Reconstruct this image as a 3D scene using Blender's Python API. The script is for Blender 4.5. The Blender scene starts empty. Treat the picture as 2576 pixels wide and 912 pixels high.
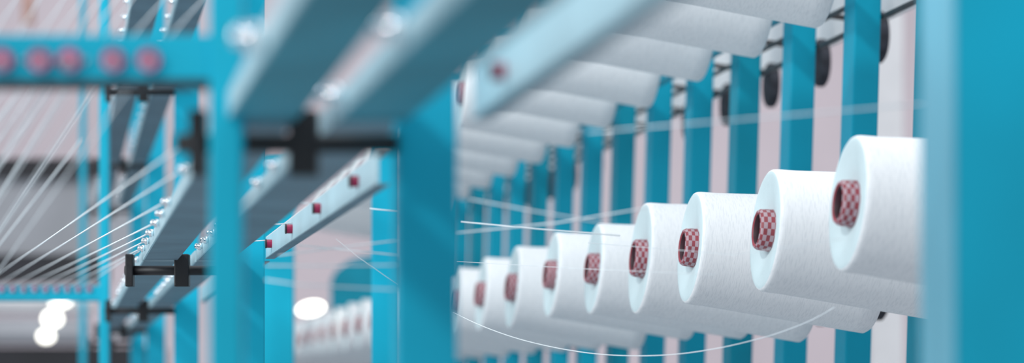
import bpy, bmesh, math, random
from mathutils import Vector, Matrix
random.seed(4)
C = bpy.context.scene.collection
F = 7000.0; CH = 1.5; HY = 990.0; CX = 1288.0

def P(px, py, Y):
    return Vector(((px-CX)/F*Y, Y, CH+(HY-py)/F*Y))
def RP(lat, Y, z, xv=200.0):
    return Vector((lat+(xv-CX)/F*Y, Y, CH+z))

# ------------------------------------------------------------------ materials
def lin(c):
    return tuple(((v/255)/12.92 if v/255 <= .04045 else ((v/255+.055)/1.055)**2.4) for v in c)+(1,)
def mat(name, rgb, rough=.5, metal=0, var=.0, scale=8, bump=0, bscale=200, spec=.5, emit=None, stretch=None):
    m = bpy.data.materials.new(name); m.use_nodes = True
    nt = m.node_tree; b = nt.nodes['Principled BSDF']
    b.inputs['Base Color'].default_value = lin(rgb)
    b.inputs['Roughness'].default_value = rough; b.inputs['Metallic'].default_value = metal
    b.inputs['Specular IOR Level'].default_value = spec
    tc = nt.nodes.new('ShaderNodeTexCoord'); mp = nt.nodes.new('ShaderNodeMapping')
    nt.links.new(tc.outputs['Object'], mp.inputs['Vector'])
    if stretch: mp.inputs['Scale'].default_value = stretch
    n = nt.nodes.new('ShaderNodeTexNoise'); n.inputs['Scale'].default_value = scale
    n.inputs['Detail'].default_value = 3
    nt.links.new(mp.outputs[0], n.inputs['Vector'])
    r = nt.nodes.new('ShaderNodeValToRGB')
    a = lin(tuple(max(0, v*(1-var)) for v in rgb)); c = lin(tuple(min(255, v*(1+var)) for v in rgb))
    r.color_ramp.elements[0].position = .3; r.color_ramp.elements[1].position = .7
    r.color_ramp.elements[0].color = a; r.color_ramp.elements[1].color = c
    nt.links.new(n.outputs['Fac'], r.inputs[0]); nt.links.new(r.outputs[0], b.inputs['Base Color'])
    if bump:
        n2 = nt.nodes.new('ShaderNodeTexNoise'); n2.inputs['Scale'].default_value = bscale
        nt.links.new(mp.outputs[0], n2.inputs['Vector'])
        bp = nt.nodes.new('ShaderNodeBump'); bp.inputs['Strength'].default_value = bump
        bp.inputs['Distance'].default_value = .001
        nt.links.new(n2.outputs['Fac'], bp.inputs['Height']); nt.links.new(bp.outputs[0], b.inputs['Normal'])
    if emit:
        b.inputs['Emission Color'].default_value = lin(rgb); b.inputs['Emission Strength'].default_value = emit
    return m

def yarn_mat():
    m = bpy.data.materials.new('white_yarn'); m.use_nodes = True
    nt = m.node_tree; b = nt.nodes['Principled BSDF']
    b.inputs['Roughness'].default_value = .9; b.inputs['Specular IOR Level'].default_value = .15
    tc = nt.nodes.new('ShaderNodeTexCoord')
    hs = []
    for ang in (.5, -.5):                       # criss-cross winding of the yarn
        mp = nt.nodes.new('ShaderNodeMapping'); mp.inputs['Rotation'].default_value = (0, ang, 0)
        mp.inputs['Scale'].default_value = (1, .10, .10)
        nt.links.new(tc.outputs['Object'], mp.inputs['Vector'])
        n = nt.nodes.new('ShaderNodeTexNoise'); n.inputs['Scale'].default_value = 1100; n.inputs['Detail'].default_value = 2
        nt.links.new(mp.outputs[0], n.inputs['Vector']); hs.append(n)
    ad = nt.nodes.new('ShaderNodeMath'); ad.operation = 'ADD'
    nt.links.new(hs[0].outputs['Fac'], ad.inputs[0]); nt.links.new(hs[1].outputs['Fac'], ad.inputs[1])
    r = nt.nodes.new('ShaderNodeValToRGB')
    r.color_ramp.elements[0].position = .8; r.color_ramp.elements[0].color = lin((226, 230, 233))
    r.color_ramp.elements[1].position = 1.15; r.color_ramp.elements[1].color = lin((238, 241, 243))
    hv = nt.nodes.new('ShaderNodeMath'); hv.operation = 'MULTIPLY'; hv.inputs[1].default_value = 1
    nt.links.new(ad.outputs[0], hv.inputs[0]); nt.links.new(hv.outputs[0], r.inputs[0])
    nt.links.new(r.outputs[0], b.inputs['Base Color'])
    bp = nt.nodes.new('ShaderNodeBump'); bp.inputs['Strength'].default_value = .22; bp.inputs['Distance'].default_value = .0004
    nt.links.new(ad.outputs[0], bp.inputs['Height']); nt.links.new(bp.outputs[0], b.inputs['Normal'])
    return m

M = dict(
    yarn=yarn_mat(),
    face=mat('yarn_end', (208, 226, 230), .9, var=.02, scale=30, bump=.2, bscale=400, spec=.1),
    red=mat('tube_red', (148, 60, 70), .45, var=.12, scale=60),
    pale=mat('tube_pale', (176, 152, 160), .45, var=.06, scale=60),
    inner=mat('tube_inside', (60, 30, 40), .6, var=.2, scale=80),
    teal=mat('turquoise_paint', (0, 166, 196), .5, var=.07, scale=5, spec=.25),
    teal_slat=mat('turquoise_upright_paint', (0, 152, 180), .5, var=.12, scale=3, spec=.25),
    teal_soft=mat('turquoise_paint_pale', (6, 176, 204), .5, var=.06, scale=5, spec=.25),
    teal_dark=mat('turquoise_paint_dark', (0, 140, 164), .5, var=.08, scale=5, spec=.25),
    strip=mat('pale_aluminium', (178, 212, 222), .4, var=.05, scale=12),
    flank=mat('lit_turquoise', (112, 186, 208), .5, var=.12, scale=4),  # turquoise lightened to paint in light from the left
    under=mat('shaded_steel', (104, 130, 144), .55, var=.08, scale=10),  # rail metal darkened: underside shade put into the base colour
    under2=mat('shaded_teal_steel', (56, 142, 160), .55, var=.12, scale=7),  # same painted underside shade, more teal, for the nearest rails
    black=mat('black_plastic', (20, 20, 24), .45, var=.2, scale=20),
    disc=mat('dark_felt', (52, 54, 62), .9, var=.25, scale=70, bump=.4),
    rod=mat('dark_steel', (70, 66, 66), .5, metal=.2, var=.15, scale=30),
    white=mat('white_enamel', (228, 228, 230), .5, var=.03, scale=6),
    chrome=mat('polished_chrome', (240, 246, 250), .06, metal=1, var=.02, scale=10),
    eye=mat('ruby_ceramic', (150, 30, 70), .25, var=.15, scale=60),
    pink=mat('pink_ceramic', (172, 48, 100), .35, var=.25, scale=160),
    blue=mat('blue_tube', (52, 70, 130), .5, var=.1, scale=30),
    thread=mat('white_thread', (236, 244, 248), .8, var=.03, scale=60, spec=.2),
    wall=mat('wall_plaster', (194, 184, 190), .9, var=.03, scale=1.2),
    floor=mat('grey_floor', (170, 172, 176), .6, var=.06, scale=3),
    grey=mat('machine_grey', (170, 172, 178), .5, var=.06, scale=3),
    dark=mat('machine_dark', (36, 36, 42), .6, var=.2, scale=4),
    brown=mat('brown_board', (150, 120, 112), .7, var=.1, scale=6),
    lamp=mat('lamp_glow', (255, 253, 240), .5, var=0, emit=4),
)

# ------------------------------------------------------------------ helpers
def obj(name, bm, m, parent=None, smooth=False, bevel=0):
    me = bpy.data.meshes.new(name)
    bmesh.ops.recalc_face_normals(bm, faces=bm.faces)
    bm.to_mesh(me); bm.free()
    for x in (m if isinstance(m, (list, tuple)) else [m]): me.materials.append(x)
    if smooth:
        for p in me.polygons: p.use_smooth = True
    o = bpy.data.objects.new(name, me); C.objects.link(o)
    if bevel:
        b = o.modifiers.new('Bevel', 'BEVEL'); b.width = bevel; b.segments = 2; b.limit_method = 'ANGLE'
    if parent:
        o.parent = parent
    return o
def empty(name, loc=(0, 0, 0)):
    o = bpy.data.objects.new(name, None); C.objects.link(o); o.location = loc; o.empty_display_size = .02
    return o
def tag(o, label, cat, group=None):
    o['label'] = label; o['category'] = cat
    if group: o['group'] = group
    return o
def hexa(bm, pts):
    """8 points: bottom ring 4, top ring 4"""
    v = [bm.verts.new(p) for p in pts]
    for f in ((3, 2, 1, 0), (4, 5, 6, 7), (0, 1, 5, 4), (1, 2, 6, 5), (2, 3, 7, 6), (3, 0, 4, 7)):
        bm.faces.new([v[i] for i in f])
def prism_box(bm, a, b, w, h, up=Vector((0, 0, 1))):
    """bar from a to b, w across, h along up"""
    a = Vector(a); b = Vector(b); d = (b-a).normalized()
    s = d.cross(up).normalized(); u = s.cross(d).normalized()
    q = [(-w/2, -h/2), (w/2, -h/2), (w/2, h/2), (-w/2, h/2)]
    hexa(bm, [a+s*x+u*y for x, y in q]+[b+s*x+u*y for x, y in q])
def tube(bm, pts, r, n=8, caps=True):
    pts = [Vector(p) for p in pts]; rings = []
    for i, p in enumerate(pts):
        d = (pts[min(i+1, len(pts)-1)]-pts[max(i-1, 0)]).normalized()
        up = Vector((0, 0, 1)) if abs(d.z) < .9 else Vector((1, 0, 0))
        s = d.cross(up).normalized(); u = s.cross(d)
        rr = r[i] if isinstance(r, (list, tuple)) else r
        rings.append([bm.verts.new(p+s*math.cos(2*math.pi*k/n)*rr+u*math.sin(2*math.pi*k/n)*rr) for k in range(n)])
    for a, b in zip(rings, rings[1:]):
        for k in range(n): bm.faces.new((a[k], a[(k+1) % n], b[(k+1) % n], b[k]))
    if caps:
        bm.faces.new(rings[0][::-1]); bm.faces.new(rings[-1])
def lathe(bm, prof, n=64, matf=None):
    """profile of (x, r) turned about the x axis; r==0 closes"""
    rings = []
    for x, r in prof:
        if r <= 1e-6: rings.append([bm.verts.new((x, 0, 0))])
        else: rings.append([bm.verts.new((x, r*math.cos(2*math.pi*k/n), r*math.sin(2*math.pi*k/n))) for k in range(n)])
    for i, (a, b) in enumerate(zip(rings, rings[1:])):
        for k in range(n):
            k2 = (k+1) % n
            if len(a) == 1: f = bm.faces.new((a[0], b[k], b[k2]))
            elif len(b) == 1: f = bm.faces.new((a[k], b[0], a[k2]))
            else: f = bm.faces.new((a[k], b[k], b[k2], a[k2]))
            if matf: f.material_index = matf(i, k)
def seg_disc(c, ax, r, t, n=24):
    bm = bmesh.new(); c = Vector(c); ax = Vector(ax).normalized()
    tube(bm, [c-ax*t/2*1.0, c-ax*t/2*.6, c+ax*t/2*.6, c+ax*t/2], [r*.9, r, r, r*.9], n)
    return bm
ORD = ['first', 'second', 'third', 'fourth', 'fifth', 'sixth', 'seventh', 'eighth', 'ninth', 'tenth', 'eleventh', 'twelfth',
       'thirteenth', 'fourteenth', 'fifteenth', 'sixteenth', 'seventeenth', 'eighteenth', 'nineteenth', 'twentieth',
       'twenty-first', 'twenty-second', 'twenty-third', 'twenty-fourth', 'twenty-fifth']

AZ = math.atan((CX-200)/F)                # row direction leans to the left of straight ahead
ROW = Vector((-math.sin(AZ), math.cos(AZ), 0))
PERP = Vector((math.cos(AZ), math.sin(AZ), 0))
AZB = math.atan((CX-160)/F)
ROWB = Vector((-math.sin(AZB), math.cos(AZB), 0)); PERPB = Vector((math.cos(AZB), math.sin(AZB), 0))

# ------------------------------------------------------------------ yarn cones
R0 = .1150/2; LEN = .201; R1 = R0+.0130
def make_cone(name='yarn_cone'):
    root = empty(name)
    bm = bmesh.new()
    prof = [(.006, .019), (.0035, .028), (.0008, R0*.72), (0, R0*.90), (.0002, R0*.965), (.0010, R0*.988), (.0030, R0+.0002), (.006, R0+.0006)]
    N = 12
    for i in range(1, N): prof.append((.006+(LEN-.012)*i/N, R0+(R1-R0)*i/N))
    prof += [(LEN-.004, R1), (LEN-.001, R1-.002), (LEN, R1-.008), (LEN-.002, .024)]
    lathe(bm, prof, 72, lambda i, k: 1 if i < 4 else 0)
    obj('yarn_package', bm, [M['yarn'], M['face']], root, smooth=True)
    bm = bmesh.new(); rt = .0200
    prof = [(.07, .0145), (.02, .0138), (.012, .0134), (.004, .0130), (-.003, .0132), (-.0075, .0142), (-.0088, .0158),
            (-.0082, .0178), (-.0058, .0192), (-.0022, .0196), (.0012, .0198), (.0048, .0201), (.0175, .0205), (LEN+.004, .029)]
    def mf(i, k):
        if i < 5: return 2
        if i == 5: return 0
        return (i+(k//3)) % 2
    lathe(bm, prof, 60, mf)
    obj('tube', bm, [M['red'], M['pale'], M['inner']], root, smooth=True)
    root.rotation_euler = (0, 0, 0)
    return root
def copy_tree(o, parent=None):
    c = o.copy(); C.objects.link(c)
    if parent: c.parent = parent
    for ch in [x for x in kids[o.name]]:
        d = ch.copy(); C.objects.link(d); d.parent = c
    return c
proto = make_cone(); kids = {proto.name: list(proto.children)}
for p in list(bpy.data.objects):
    if p.parent == proto and p not in kids[proto.name]: kids[proto.name].append(p)
TILT = math.radians(5.2)
def conerot():
    return Matrix.Rotation(AZ, 4, 'Z') @ Matrix.Rotation(TILT, 4, 'Y')
AX = (conerot() @ Vector((1, 0, 0)))
d_list = [1, 1.118, 1.257, 1.370, 1.494, 1.63, 1.77, 1.909]
face_px = [(2131, 511), (1924, 578), (1735, 622), (1609, 649), (1492, 675), (1386, 690), (1288, 722), (1210, 739)]
scl = [1, 1, 1.03, 1.12, 1.0, 1.02, 1.07, 1.03]
cones = []
first = True
YC = 2.35
while d_list[-1] < 3.95: d_list.append(d_list[-1]+.138)
for tier, (dz, k0) in enumerate(((0, 0), (.3575, 2))):
    for k, d in enumerate(d_list):
        if k < k0 or (tier == 1 and k > 17): continue
        if k < len(face_px): px, py = face_px[k]; s = scl[k]
        else: px, py = 200+1928/d, HY-479/d; s = random.uniform(.98, 1.06)
        if tier: s = random.uniform(.99, 1.05)
        o = proto if first else copy_tree(proto); first = False
        loc = P(px, py, YC*d); loc.z += dz
        if tier: loc += ROW*(-.035*YC); loc.z -= .007
        o.matrix_world = Matrix.Translation(loc) @ conerot() @ Matrix.Diagonal((1, s, s, 1))
        pos = k-(k0 if tier else 0)
        if tier == 0:
            lab = ('white yarn cone, %s in the long lower row counted from the right post' % ORD[pos]) if pos else \
                'nearest white yarn cone with red checkered tube, beside the blurred right post'
            g = 'white yarn cones of the lower row'
        else:
            lab = 'white yarn cone, %s in the upper row seen from below, counted from the right' % ORD[pos]
            g = 'white yarn cones of the upper row'
        tag(o, lab, 'yarn cone', g)
        cones.append((o, loc, d, tier))

# ------------------------------------------------------------------ rails with spindles carrying the cones
LATR = .905
for tier, dz in enumerate((0, .3575)):
    root = empty('spindle_rail', RP(LATR, 2.2, .161-.018+dz))
    tag(root, 'turquoise rail with steel spindles carrying the %s row of white yarn cones' % ('lower' if tier == 0 else 'upper'), 'rail')
    org = root.location.copy()
    bm = bmesh.new()
    zz = .1385+dz
    prism_box(bm, RP(LATR, 2.25 if tier == 0 else 2.85, zz)-org, RP(LATR, 9.5 if tier == 0 else 8.6, zz)-org, .012, .03)
    obj('rail_bar', bm, M['teal_dark'], root, bevel=.002)
    for o, loc, d, t in cones:
        if t != tier: continue
        # to where the cone axis crosses the rail plane
        lat0 = loc.x-(200-CX)/F*loc.y
        # lateral gained per metre along axis
        g = AX.x-(200-CX)/F*AX.y
        L = (LATR-.006-lat0)/g
        bm = bmesh.new()
        tube(bm, [loc+AX*.05-org, loc+AX*(LEN*.9)-org, loc+AX*L-org], [.006, .0137, .0137], 16)
        obj('spindle', bm, M['rod'], root, smooth=False)

# ------------------------------------------------------------------ creel posts (turquoise slats behind the cones)
LEAN = .030
YS = 3.42
for n in range(-1, 15):
    Y = YS+.30*n
    base = RP(.957, Y, 0); base.z = 0
    root = empty('creel_post', base)
    lab = 'turquoise upright behind the white cones, %s counted leftwards from the right post' % ORD[n+1]
    tag(root, lab, 'post', 'turquoise uprights behind the yarn cones')
    def bx(c0, z0, z1, w, t, tilt=LEAN):
        bm = bmesh.new(); pts = []
        for z in (z0, z1):
            sh = (z-CH-.08)*tilt
            for a, b in ((-w/2, -t/2), (w/2, -t/2), (w/2, t/2), (-w/2, t/2)):
                q = c0+PERP*(a+sh)+ROW*b; pts.append(Vector((q.x, q.y, z))-base)
        hexa(bm, pts); return bm
    obj('upright', bx(RP(.951, Y, 0), 0, 2.35, .033, .052), M['teal_dark'] if n % 3 == 2 else M['teal_slat'], root, bevel=.002)
    # felt discs on short arms behind the upright, one for each row
    for zt in (.4955-.3575, .4955):
        Yd = 3.87+.30*n
        c = RP(1.111, Yd, zt)
        b2 = bmesh.new(); tube(b2, [RP(.97, Yd-.12, zt+.02)-base, RP(1.111, Yd-.0, zt+.02)-base], .004, 8)
        obj('disc_arm', b2, M['rod'], root)
        obj('felt_disc', seg_disc(c-base, PERP, .036, .014, 28), M['disc'], root)
# white channel and two dark rods along the back of the posts, upper and lower row
for tier, dz in enumerate((0, .3575)):
    bm = bmesh.new(); zc = .525-.3575+dz+.0375
    prism_box(bm, RP(1.135, 2.9, zc), RP(1.135, 8.3, zc), .006, .075)
    o = obj('back_channel', bm, M['white'], None, bevel=.001)
    tag(o, 'white channel running behind the turquoise uprights at the %s row' % ('lower' if tier == 0 else 'upper'), 'channel')
    for j, sl in enumerate((.469, .503)):
        bm = bmesh.new(); z = sl*.985-.3575+dz
        tube(bm, [RP(.985, 2.9, z), RP(.985, 7.9, z)], .0036, 8)
        o = obj('steel_rod', bm, M['rod'], None)
        tag(o, 'thin dark steel rod behind the turquoise uprights, %s one at the %s row' % (('lower', 'higher')[j], ('lower', 'upper')[tier]), 'rod')

# ------------------------------------------------------------------ frame posts of the guide-rail side
def fpost(name, lat0, lat1, Y, depth, z1, m, label, z0=0, xv=160., brace=False):
    a = RP(lat0, Y, 0, xv); b = RP(lat1, Y, 0, xv); a.z = b.z = 0
    base = (a+b)/2; root = empty(name, base); tag(root, label, 'post', None)
    bm = bmesh.new(); r = ROWB*depth
    q = [a-base, b-base, b-base+r, a-base+r]
    hexa(bm, [Vector((p.x, p.y, z0)) for p in q]+[Vector((p.x, p.y, z1)) for p in q])
    obj('upright', bm, m, root, bevel=.0015)
    return root, base, a, b
names = ['broad turquoise frame post in the centre, in front of the yarn cones',
         'sharp-edged turquoise frame post below the left end of the pale eyelet bar',
         'turquoise frame post left of the blurred near upright, behind the black clamp',
         'blurred turquoise frame post far back behind the thin left upright',
         'farthest blurred turquoise frame post on the left']
for i, Y in enumerate((1.48, 3.0, 4.46, 5.94, 7.4)):
    root, base, a, b = fpost('frame_post', .1776, .2095 if i == 0 else .217, Y, .02, 2.6, M['teal'], names[i])
    root['group'] = 'turquoise frame posts of the guide rails'
# two plain posts seen between the frame and the cones
for (x0, x1, Y, lab) in ((934, 1003, 4.0, 'turquoise post showing left of the broad centre post'),
                         (650, 738, 5.2, 'turquoise post behind the sharp post edge, left of the bright lamp')):
    a = P(x0, 990, Y); b = P(x1, 990, Y); base = Vector(((a.x+b.x)/2, Y, 0))
    root = empty('support_post', base); tag(root, lab, 'post')
    bm = bmesh.new(); w = b.x-a.x
    hexa(bm, [Vector((x, y, z)) for z in (0, 1.95) for x, y in ((-w/2, 0), (w/2, 0), (w/2, .03), (-w/2, .03))])
    obj('upright', bm, M['teal_soft'] if Y > 5 else M['teal'], root, bevel=.002)
    bm = bmesh.new(); hexa(bm, [Vector((x, y, z)) for z in (0, .012) for x, y in ((-w, -.03), (w, -.03), (w, .06), (-w, .06))])
    obj('foot_plate', bm, M['teal_dark'], root)

# near right post
Yr = 1.33
a = P(2404, 990, Yr); base = Vector((a.x, Yr, 0))
root = empty('foreground_post', base); tag(root, 'large blurred turquoise post with left side coloured as lit filling the right edge', 'post')
bm = bmesh.new()
pts = [Vector((0, 0, 0)), Vector((.085, .010, 0)), Vector((.085-.02, .082, 0)), Vector((-.0005, .075, 0))]
# left side runs back along the aisle so its flank, coloured as if lit, shows
fl = P(2322, 990, Yr+.08)-a
pts[3] = Vector((fl.x, fl.y, 0)); pts[2] = pts[3]+Vector((.085, .01, 0))
hexa(bm, [p.copy() for p in pts]+[Vector((p.x, p.y, 2.5)) for p in pts])
obj('upright', bm, M['teal'], root, bevel=.001)
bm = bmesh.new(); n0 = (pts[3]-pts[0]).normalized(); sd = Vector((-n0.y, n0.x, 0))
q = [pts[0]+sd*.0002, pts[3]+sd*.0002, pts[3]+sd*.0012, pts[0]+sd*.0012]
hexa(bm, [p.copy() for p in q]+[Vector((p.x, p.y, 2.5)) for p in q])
obj('lit_side', bm, M['flank'], root)  # thin skin in a paler colour, standing in for the lit face

# ------------------------------------------------------------------ thin uprights with eyelet crossbars on the left
pn = ['nearest blurred thin turquoise upright whose crossbar holds large pink eyelets',
      'thin turquoise upright at left whose low crossbar holds a row of small eyelets',
      'faint far thin turquoise upright at left']
for i, Y in enumerate((1.44, 4.8, 8.1)):
    lat = .090; w = .0170
    base = RP(lat, Y, 0, 130.); base.z = 0
    root = empty('crossbar_stand', base); tag(root, pn[i], 'frame', 'thin uprights with eyelet crossbars')
    bm = bmesh.new(); hexa(bm, [Vector((x, y, z)) for z in (0, 2.8) for x, y in ((-w/2, 0), (w/2, 0), (w/2, .018), (-w/2, .018))])
    obj('upright', bm, M['teal_soft'], root, bevel=.0015)
    zc = CH+.1745; h = .0235
    if i < 2:
        bm = bmesh.new(); hexa(bm, [Vector((x, y, z)) for z in (zc-h/2, zc+h/2) for x, y in ((-.75, .003), (-w/2, .003), (-w/2, .014), (-.75, .014))])
        obj('crossbar', bm, M['teal_soft'], root, bevel=.001)
        bm = bmesh.new(); hexa(bm, [Vector((x, y, z)) for z in (zc-h/2-.0025, zc-h/2) for x, y in ((-.75, .003), (-w/2, .003), (-w/2, .03), (-.75, .03))])
        obj('lower_flange', bm, M['dark'] if i == 0 else M['teal_dark'], root)
        xs = [5, 100, 175, 285, 375] if i == 0 else [4+27.5*j for j in range(0, 9)]
        if i == 0: xs = xs+[-80, -170]
        for x in xs:
            yy = 151 if i == 0 else 727
            c = P(x, yy, Y)-base
            bm = bmesh.new(); tube(bm, [c+Vector((0, .003, 0)), c+Vector((0, -.0025, 0))], .0058 if i == 0 else .0048, 20)
            e = obj('eyelet', bm, M['pink'], root)
            bm = bmesh.new(); tube(bm, [c+Vector((0, -.0025, -.001)), c+Vector((0, -.0035, -.001))], .0022, 12)
            o2 = obj('eyelet_bore', bm, M['strip'], e)

# ------------------------------------------------------------------ transverse black rods with clamps
RZ = .134
for tier, dz in enumerate((0, .352)):
    for i, Y in enumerate((1.48, 3.0, 4.46, 5.94, 7.4)):
        if tier and i < 2: continue
        root = empty('support_rod', RP(.0707, Y, RZ+dz, 160.))
        where = ['across the centre', 'in sharp focus', 'just behind the sharp one', 'fourth from the camera', 'farthest from the camera'][i]
        tag(root, 'black cross rod with square clamps, %s, %s tier' % (where, ('lower', 'upper')[tier]), 'rod')
        org = root.location.copy()
        bm = bmesh.new(); tube(bm, [RP(.060 if i == 0 else .066, Y, RZ+dz-.001, 160.)-org, RP(.1776, Y, RZ+dz-.001, 160.)-org], .0052, 16)
        obj('rod', bm, M['black'], root, smooth=True)
        for (l0, l1) in ((.066, .0745), (.1187, .1345)):
            bm = bmesh.new(); p0 = RP(l0, Y-.008, RZ+dz, 160.)-org; p1 = RP(l1, Y-.008, RZ+dz, 160.)-org
            hexa(bm, [Vector((x, y, z)) for z in (-.0185, .0165) for x, y in ((p0.x, p0.y), (p1.x, p1.y), (p1.x, p1.y+.016), (p0.x, p0.y+.016))])
            obj('clamp', bm, M['black'], root, bevel=.0012)

# ------------------------------------------------------------------ guide rails A (left) and B (middle), bar C (right)
def bead(bm, c, ax, r):
    ax = Vector(ax).normalized()
    prof = [(-.2, .55), (.15, .62), (.35, .95), (.7, 1.0), (1.05, .95), (1.25, .6), (1.7, .75), (2.0, .62), (2.15, .2)]
    tube(bm, [c+ax*(t*r) for t, _ in prof], [r*q for _, q in prof], 16)
def rail(lat0, lat1, z, h, Y0, Y1, label, beads, um, group, br=.0038):
    root = empty('guide_rail', RP(lat0, Y1, z, 160.)); tag(root, label, 'rail', group)
    org = root.location.copy()
    def q(lat, Y, zz): return RP(lat, Y, zz, 160.)-org
    bm = bmesh.new()
    hexa(bm, [q(lat0+.0006, Y0, z), q(lat1, Y0, z), q(lat1, Y1, z), q(lat0+.0006, Y1, z),
              q(lat0+.0006, Y0, z+h*.95), q(lat1, Y0, z+h*.95), q(lat1, Y1, z+h*.95), q(lat0+.0006, Y1, z+h*.95)])
    obj('channel', bm, um, root)  # darker than the strip to paint in the shade below the rail
    bm = bmesh.new()
    hexa(bm, [q(lat0-.001, Y0, z-.0002), q(lat0+.0006, Y0, z-.0002), q(lat0+.0006, Y1, z-.0002), q(lat0-.001, Y1, z-.0002),
              q(lat0-.001, Y0, z+h), q(lat0+.0006, Y0, z+h), q(lat0+.0006, Y1, z+h), q(lat0-.001, Y1, z+h)])
    obj('face_strip', bm, M['strip'], root)
    for Y in beads:
        bm = bmesh.new(); bead(bm, q(lat0-.001, Y, z+h*.62), -PERPB+Vector((0, 0, .15)), br if Y > 1.47 else .0062)
        obj('eyelet', bm, M['chrome'], root, smooth=True)
bays = [(.62, 1.47), (1.50, 2.985), (3.02, 4.45), (4.48, 5.93), (5.96, 7.39)]
bn = ['strongly blurred nearest piece', 'piece between the two nearest rods', 'piece behind the sharp rod', 'fourth piece from the camera', 'farthest piece']
for tier, dz in enumerate((0, .352)):
    for i, (Y0, Y1) in enumerate(bays):
        if tier and i < 1: continue
        for j, (l0, l1) in enumerate(((.086, .122), (.1436, .180))):
            st = .29 if i == 0 else .145
            bs = []
            if i == 0: bs = [1.19] if j == 0 else [1.163, 1.42]
            elif i == 1 and j == 0: bs = [1.88, 2.20, 2.34, 2.47, 2.62, 2.76, 2.90]
            elif i == 1: bs = [1.60, 1.72, 1.85, 2.0, 2.5, 2.62, 2.74, 2.86]
            else: bs = [Y0+.12+st*t for t in range(int((Y1-Y0-.15)/st))]
            lab = '%s grey guide rail of the %s tier, %s' % (('left', 'right')[j], ('lower', 'upper')[tier], bn[i])
            rail(l0, l1, .1436+dz, .012 if i else .0125, Y0, Y1, lab, bs, M['under2'] if i == 0 else M['under'], 'grey guide rails of the creel')
for (Y0, Y1, eyes, lab) in ((1.93, 2.985, (2.05, 2.35, 2.64, 2.90), 'pale eyelet bar with four small dark red eyelets, sloping down to the left'),
                            (.62, 1.475, (1.37,), 'large blurred pale eyelet bar crossing the top in front of the cones'),
                            (3.05, 4.4, (), 'pale eyelet bar continuing behind the sharp post')):
    root = empty('eyelet_bar', RP(.217, Y1, .1457, 160.)); tag(root, lab, 'bar', None); org = root.location.copy()
    def q(lat, Y, zz): return RP(lat, Y, zz, 160.)-org
    bm = bmesh.new(); z = .1457; h = .0215 if Y1 > 1.6 else .026
    hexa(bm, [q(.217, Y0, z), q(.219, Y0, z), q(.219, Y1, z), q(.217, Y1, z), q(.217, Y0, z+h), q(.219, Y0, z+h), q(.219, Y1, z+h), q(.217, Y1, z+h)])
    obj('face_plate', bm, M['strip'], root)
    bm = bmesh.new()
    hexa(bm, [q(.2165, Y0, z-.001), q(.226, Y0, z-.001), q(.226, Y1, z-.001), q(.2165, Y1, z-.001), q(.2165, Y0, z), q(.226, Y0, z), q(.226, Y1, z), q(.2165, Y1, z)])
    obj('lower_flange', bm, M['under'], root)  # underside shade painted in by the darker colour
    bm = bmesh.new()
    hexa(bm, [q(.217, Y0, z+h), q(.226, Y0, z+h), q(.226, Y1, z+h), q(.217, Y1, z+h), q(.217, Y0, z+h+.001), q(.226, Y0, z+h+.001), q(.226, Y1, z+h+.001), q(.217, Y1, z+h+.001)])
    obj('upper_flange', bm, M['white'], root)
    for Y in eyes:
        c = q(.217, Y, z+h*.5)
        bm = bmesh.new(); tube(bm, [c, c-PERPB*.0055], .0044, 18)
        e = obj('eyelet', bm, M['eye'], root)
        bm = bmesh.new(); tube(bm, [c-PERPB*.0055, c-PERPB*.0068], .0048, 18)
        obj('eyelet_lip', bm, M['black'], e)

# ------------------------------------------------------------------ yarn strands
def strand(pts, r, label, group=None):
    bm = bmesh.new()
    if len(pts) > 3:                                   # smooth curve through the points
        out = []
        for i in range(len(pts)-1):
            p0 = pts[max(i-1, 0)]; p1 = pts[i]; p2 = pts[i+1]; p3 = pts[min(i+2, len(pts)-1)]
            for t in range(6):
                t /= 6
                out.append(.5*((2*p1)+(p2-p0)*t+(2*p0-5*p1+4*p2-p3)*t*t+(-p0+3*p1-3*p2+p3)*t**3))
        pts = out+[pts[-1]]
    tube(bm, pts, r, 6)
    o = obj('yarn_strand', bm, M['thread'], None, smooth=True); tag(o, label, 'yarn', group); return o
# sharp strands from the left guide rail to the far crossbar
ab = [1.60, 1.88, 2.20, 2.47, 2.62, 2.76, 2.90, 2.95]
for i, Y in enumerate(ab):
    a = RP(.086-.006, Y, .1436+.0075, 160.)
    x1 = -60+38*i
    b = P(x1, 726-i*1.0, 4.8)
    strand([a, a.lerp(b, .5)+Vector((0, 0, -.0006)), b], .00075, 'white yarn, %s from the top of the fan reaching the low crossbar' % ORD[i], 'fan of yarns from the left guide rail')
# blurred strands through the near crossbar
for i, (x, dx, yb, xb) in enumerate(((5, 150, 300, -90), (60, 160, 420, -120), (100, 170, 520, -130), (175, 190, 700, -190), (215, 190, 760, -160), (285, 200, 800, -150), (375, 215, 760, -60), (140, 180, 640, -120), (-60, 160, 240, -140))):
    c = P(x, 150, 1.44-.004); a = P(x+dx, -90, 2.6); b = P(xb, yb, 2.3)
    strand([a, c], .0006, 'pale blurred yarn rising above the near crossbar, %s of the set' % ORD[i], 'blurred yarns above the near crossbar')
    strand([c, b], .0006, 'pale blurred yarn falling left below the near crossbar, %s of the bundle' % ORD[i], 'blurred yarns below the near crossbar')
for i, (x0, y0, x1, y1, Y0, Y1) in enumerate(((245, 215, -20, 610, 2.0, 2.3), (205, 350, -20, 640, 2.1, 2.3), (130, 215, -20, 440, 1.8, 2.1), (160, 230, -20, 520, 1.8, 2.1), (90, 215, -20, 380, 1.8, 2.1), (60, 215, -20, 320, 1.7, 2.0))):
    strand([P(x0, y0, Y0), P(x1, y1, Y1)], .0008, 'soft white yarn slanting to the left edge, starting at place %s' % ORD[i], 'soft yarns slanting to the left edge')
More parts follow.
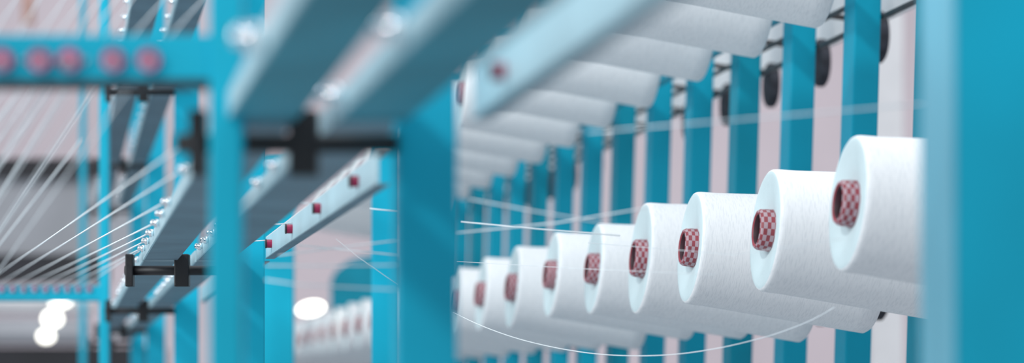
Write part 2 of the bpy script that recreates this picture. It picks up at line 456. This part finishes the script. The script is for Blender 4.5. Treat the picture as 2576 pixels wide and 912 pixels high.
mid = [((1160, 557), (1350, 575), (1560, 592), 2.55, 2.5, 'white yarn crossing the uprights just above the small far cones'),
       ((1150, 585), (1400, 560), (1630, 522), 2.2, 2.1, 'white yarn rising to the right towards the fourth cone'),
       ((1180, 500), (1340, 530), (1520, 560), 2.0, 2.0, 'soft white yarn falling to the right over the far uprights'),
       ((1150, 657), (1480, 676), (1800, 690), 2.7, 2.3, 'thin yarn passing in front of the far cone tubes'),
       ((1480, 610), (1850, 640), (2120, 600), 2.6, 2.1, 'thin yarn crossing in front of the middle cones'),
       ((1480, 332), (1900, 297), (2330, 260), 1.75, 1.75, 'broad blurred yarn across the uprights above the cones'),
       ((930, 524), (960, 527), (1000, 531), 2.5, 2.5, 'short white yarn left of the broad centre post, upper'),
       ((700, 642), (850, 622), (1000, 604), 2.2, 2.2, 'soft yarn rising right towards the centre post'),
       ((750, 616), (870, 628), (1000, 641), 2.3, 2.3, 'yarn falling slightly right towards the centre post'),
       ((845, 600), (900, 645), (1000, 715), 2.6, 2.6, 'fine yarn slanting steeply down to the centre post'),
       ((668, 667), (800, 668), (1000, 666), 2.0, 2.0, 'level soft yarn left of the centre post'),
       ((668, 703), (760, 716), (1000, 728), 1.9, 1.9, 'lowest soft yarn left of the centre post'),
       ((683, 603), (650, 605), (600, 607), 2.9, 2.9, 'short yarn leaving the lowest red eyelet'),
       ((736, 560), (705, 563), (670, 565), 2.64, 2.64, 'short yarn leaving the third red eyelet'),
       ((802, 509), (770, 511), (740, 511), 2.35, 2.35, 'short yarn leaving the second red eyelet')]
for a, m_, b, Y0, Y1, lab in mid:
    Ym = (Y0+Y1)/2
    strand([P(a[0], a[1], Y0), P(m_[0], m_[1], Ym), P(b[0], b[1], Y1)], .0006 if 'thin' not in lab and 'fine' not in lab else .00028, lab)
sag = [(1140, 785), (1210, 818), (1300, 850), (1400, 874), (1500, 889), (1600, 894), (1700, 890), (1800, 876), (1890, 856), (1960, 836), (2040, 805), (2100, 772)]
strand([P(x, y, 2.75-.35*i/12) for i, (x, y) in enumerate(sag)], .00045, 'slack white yarn sagging in a long curve beneath the row of cones')

# ------------------------------------------------------------------ room and far machines
def plane(name, pts, m):
    bm = bmesh.new(); bm.faces.new([bm.verts.new(p) for p in pts]); o = obj(name, bm, m); o['kind'] = 'structure'; return o
plane('floor', [(-8, -3, 0), (8, -3, 0), (8, 16, 0), (-8, 16, 0)], M['floor'])
plane('wall_back', [(-8, 16, 0), (8, 16, 0), (8, 16, 5), (-8, 16, 5)], M['wall'])
plane('wall_right', [(6, -3, 0), (6, 16, 0), (6, 16, 5), (6, -3, 5)], M['wall'])
def box(name, x0, x1, y0, y1, Y, dep, m, parent=None, org=None, bevel=0):
    a = P(x0, y1, Y); b = P(x1, y0, Y); bm = bmesh.new(); o = org or Vector()
    hexa(bm, [Vector((x, y, z))-o for z in (a.z, b.z) for x, y in ((a.x, Y), (b.x, Y), (b.x, Y+dep), (a.x, Y+dep))])
    return obj(name, bm, m, parent, bevel=bevel)
base = P(100, 990, 11); base.z = 0
t = empty('textile_machine', base); tag(t, 'blurred grey textile machine with dark rollers behind the yarns on the left', 'machine')
for nm, x0, x1, y0, y1, Y, dep, m in (('end_panel', -200, 500, 445, 640, 11, .3, 'grey'), ('dark_beam', -200, 235, 398, 444, 10.95, .3, 'dark'),
                                      ('dark_beam', -200, 250, 640, 705, 10.95, .3, 'dark'), ('cloth_roll', -200, 235, 735, 790, 10.9, .3, 'white'),
                                      ('cloth_roll', -200, 220, 800, 868, 10.9, .3, 'grey')):
    if nm == 'cloth_roll':
        a = P(x0, (y0+y1)/2, Y)-base; b = P(x1, (y0+y1)/2, Y)-base; bm = bmesh.new(); tube(bm, [a, b], (y1-y0)/2/F*Y, 24); obj(nm, bm, M[m], t, smooth=False)
    else: box(nm, x0, x1, y0, y1, Y, dep, M[m], t, base)
a = P(-200, 872, 10.9); b = P(380, 872, 10.9); bm = bmesh.new()
hexa(bm, [Vector((x, y, z))-base for z in (0, a.z) for x, y in ((a.x, 10.9), (b.x, 10.9), (b.x, 11.4), (a.x, 11.4))]); obj('base', bm, M['dark'], t)
base = P(880, 990, 9.5); base.z = 0
t = empty('machine_housing', base); tag(t, 'distant turquoise machine housing with sloped shoulder, left of the centre post', 'machine')
bm = bmesh.new(); pr = [(830, 990), (832, 705), (845, 680), (880, 655), (932, 640), (1010, 640), (1010, 990)]
fr = [P(x, y, 9.5)-base for x, y in pr]
for v in (fr[0], fr[-1]): v.z = 0
vf = [bm.verts.new(p) for p in fr]; vb = [bm.verts.new(p+Vector((0, .4, 0))) for p in fr]
bm.faces.new(vf); bm.faces.new(vb[::-1])
for i in range(len(fr)): bm.faces.new((vf[i], vf[(i+1) % len(fr)], vb[(i+1) % len(fr)], vb[i]))
obj('housing', bm, M['teal_dark'], t)
for i, (x, y, w, h, lab) in enumerate(((152, 757, 62, 34, 'uppermost bright lamp of three in the stack at lower left'), (132, 801, 56, 46, 'middle bright lamp of three in the stack at lower left'),
                                    (116, 845, 46, 36, 'lowest dim bright lamp of three in the stack at lower left'), (782, 775, 84, 42, 'large glowing white lamp left of the centre post'))):
    Y = 10.2 if i < 3 else 7.0; c = P(x, y, Y)
    t = empty('work_lamp', c); tag(t, lab, 'lamp')
    bm = bmesh.new(); bmesh.ops.create_uvsphere(bm, u_segments=24, v_segments=12, radius=.5)
    bmesh.ops.scale(bm, verts=bm.verts, vec=(.86*w/F*Y, .06, .86*h/F*Y)); 
    if i == 3: bmesh.ops.rotate(bm, verts=bm.verts, cent=(0, 0, 0), matrix=Matrix.Rotation(-.18, 3, 'Y'))
    obj('glowing_bulb', bm, M['lamp'], t, smooth=True)
    bm = bmesh.new(); hexa(bm, [Vector((xx, yy, z)) for z in (-.01, .01) for xx, yy in ((-.02, .02), (.02, .02), (.02, .12), (-.02, .12))])
    obj('lamp_socket', bm, M['grey'], t)
b = box('white_panel', 2190, 2272, -200, 1900, 9, .04, M['white'])
tag(b, 'tall white panel standing behind the turquoise uprights next to the right post', 'panel')
b = box('wall_board', 55, 82, -40, 60, 13, .05, M['brown']); tag(b, 'brown vertical board on the far wall at upper left', 'board')

# ------------------------------------------------------------------ light and camera
def area(name, loc, target, size, energy, color):
    l = bpy.data.lights.new(name, 'AREA'); l.shape = 'RECTANGLE'; l.size, l.size_y = size; l.energy = energy; l.color = color
    o = bpy.data.objects.new(name, l); C.objects.link(o); o.location = loc
    o.rotation_euler = (Vector(target)-Vector(loc)).to_track_quat('-Z', 'Y').to_euler(); return o
area('window_light', (-3.2, 1.6, 2.6), (.4, 4, 1.6), (2.2, 2.0), 84, (.93, .98, 1))
area('hall_light', (.6, 3.5, 4.6), (.4, 4, 1.5), (2.5, 6), 92, (.97, .99, 1))
sl = bpy.data.lights.new('skylight_sun', 'SUN'); sl.energy = 1.15; sl.angle = math.radians(5); sl.color = (1, .99, .97)
so = bpy.data.objects.new('skylight_sun', sl); C.objects.link(so); so.rotation_euler = Vector((.50, .72, -.55)).to_track_quat('-Z', 'Y').to_euler()
area('front_fill', (.3, -2.0, 2.6), (.3, 4, 1.6), (2.5, 1.6), 12, (1, .99, 1))  # unseen fill added to lift faces turned to the camera
area('wall_light', (0, 11, 4.6), (0, 16, 1.8), (6, 1), 140, (1, .98, .98))
w = bpy.data.worlds.new('world'); bpy.context.scene.world = w; w.use_nodes = True
bg = w.node_tree.nodes['Background']; bg.inputs[0].default_value = (.82, .9, 1, 1); bg.inputs[1].default_value = .62
cd = bpy.data.cameras.new('camera'); cam = bpy.data.objects.new('camera', cd); C.objects.link(cam)
cam.location = (0, 0, CH); cam.rotation_euler = (math.pi/2, 0, 0)
cd.sensor_width = 36; cd.sensor_fit = 'HORIZONTAL'; cd.lens = 36*F/2576; cd.shift_y = (HY-456)/2576
cd.clip_start = .05; cd.clip_end = 100
cd.dof.use_dof = True; cd.dof.focus_distance = 2.80
cd.dof.aperture_fstop = (cd.lens/1000)/.0185
bpy.context.scene.camera = cam
bpy.context.scene.view_settings.view_transform = 'Standard'
bpy.context.scene.view_settings.exposure = -.13
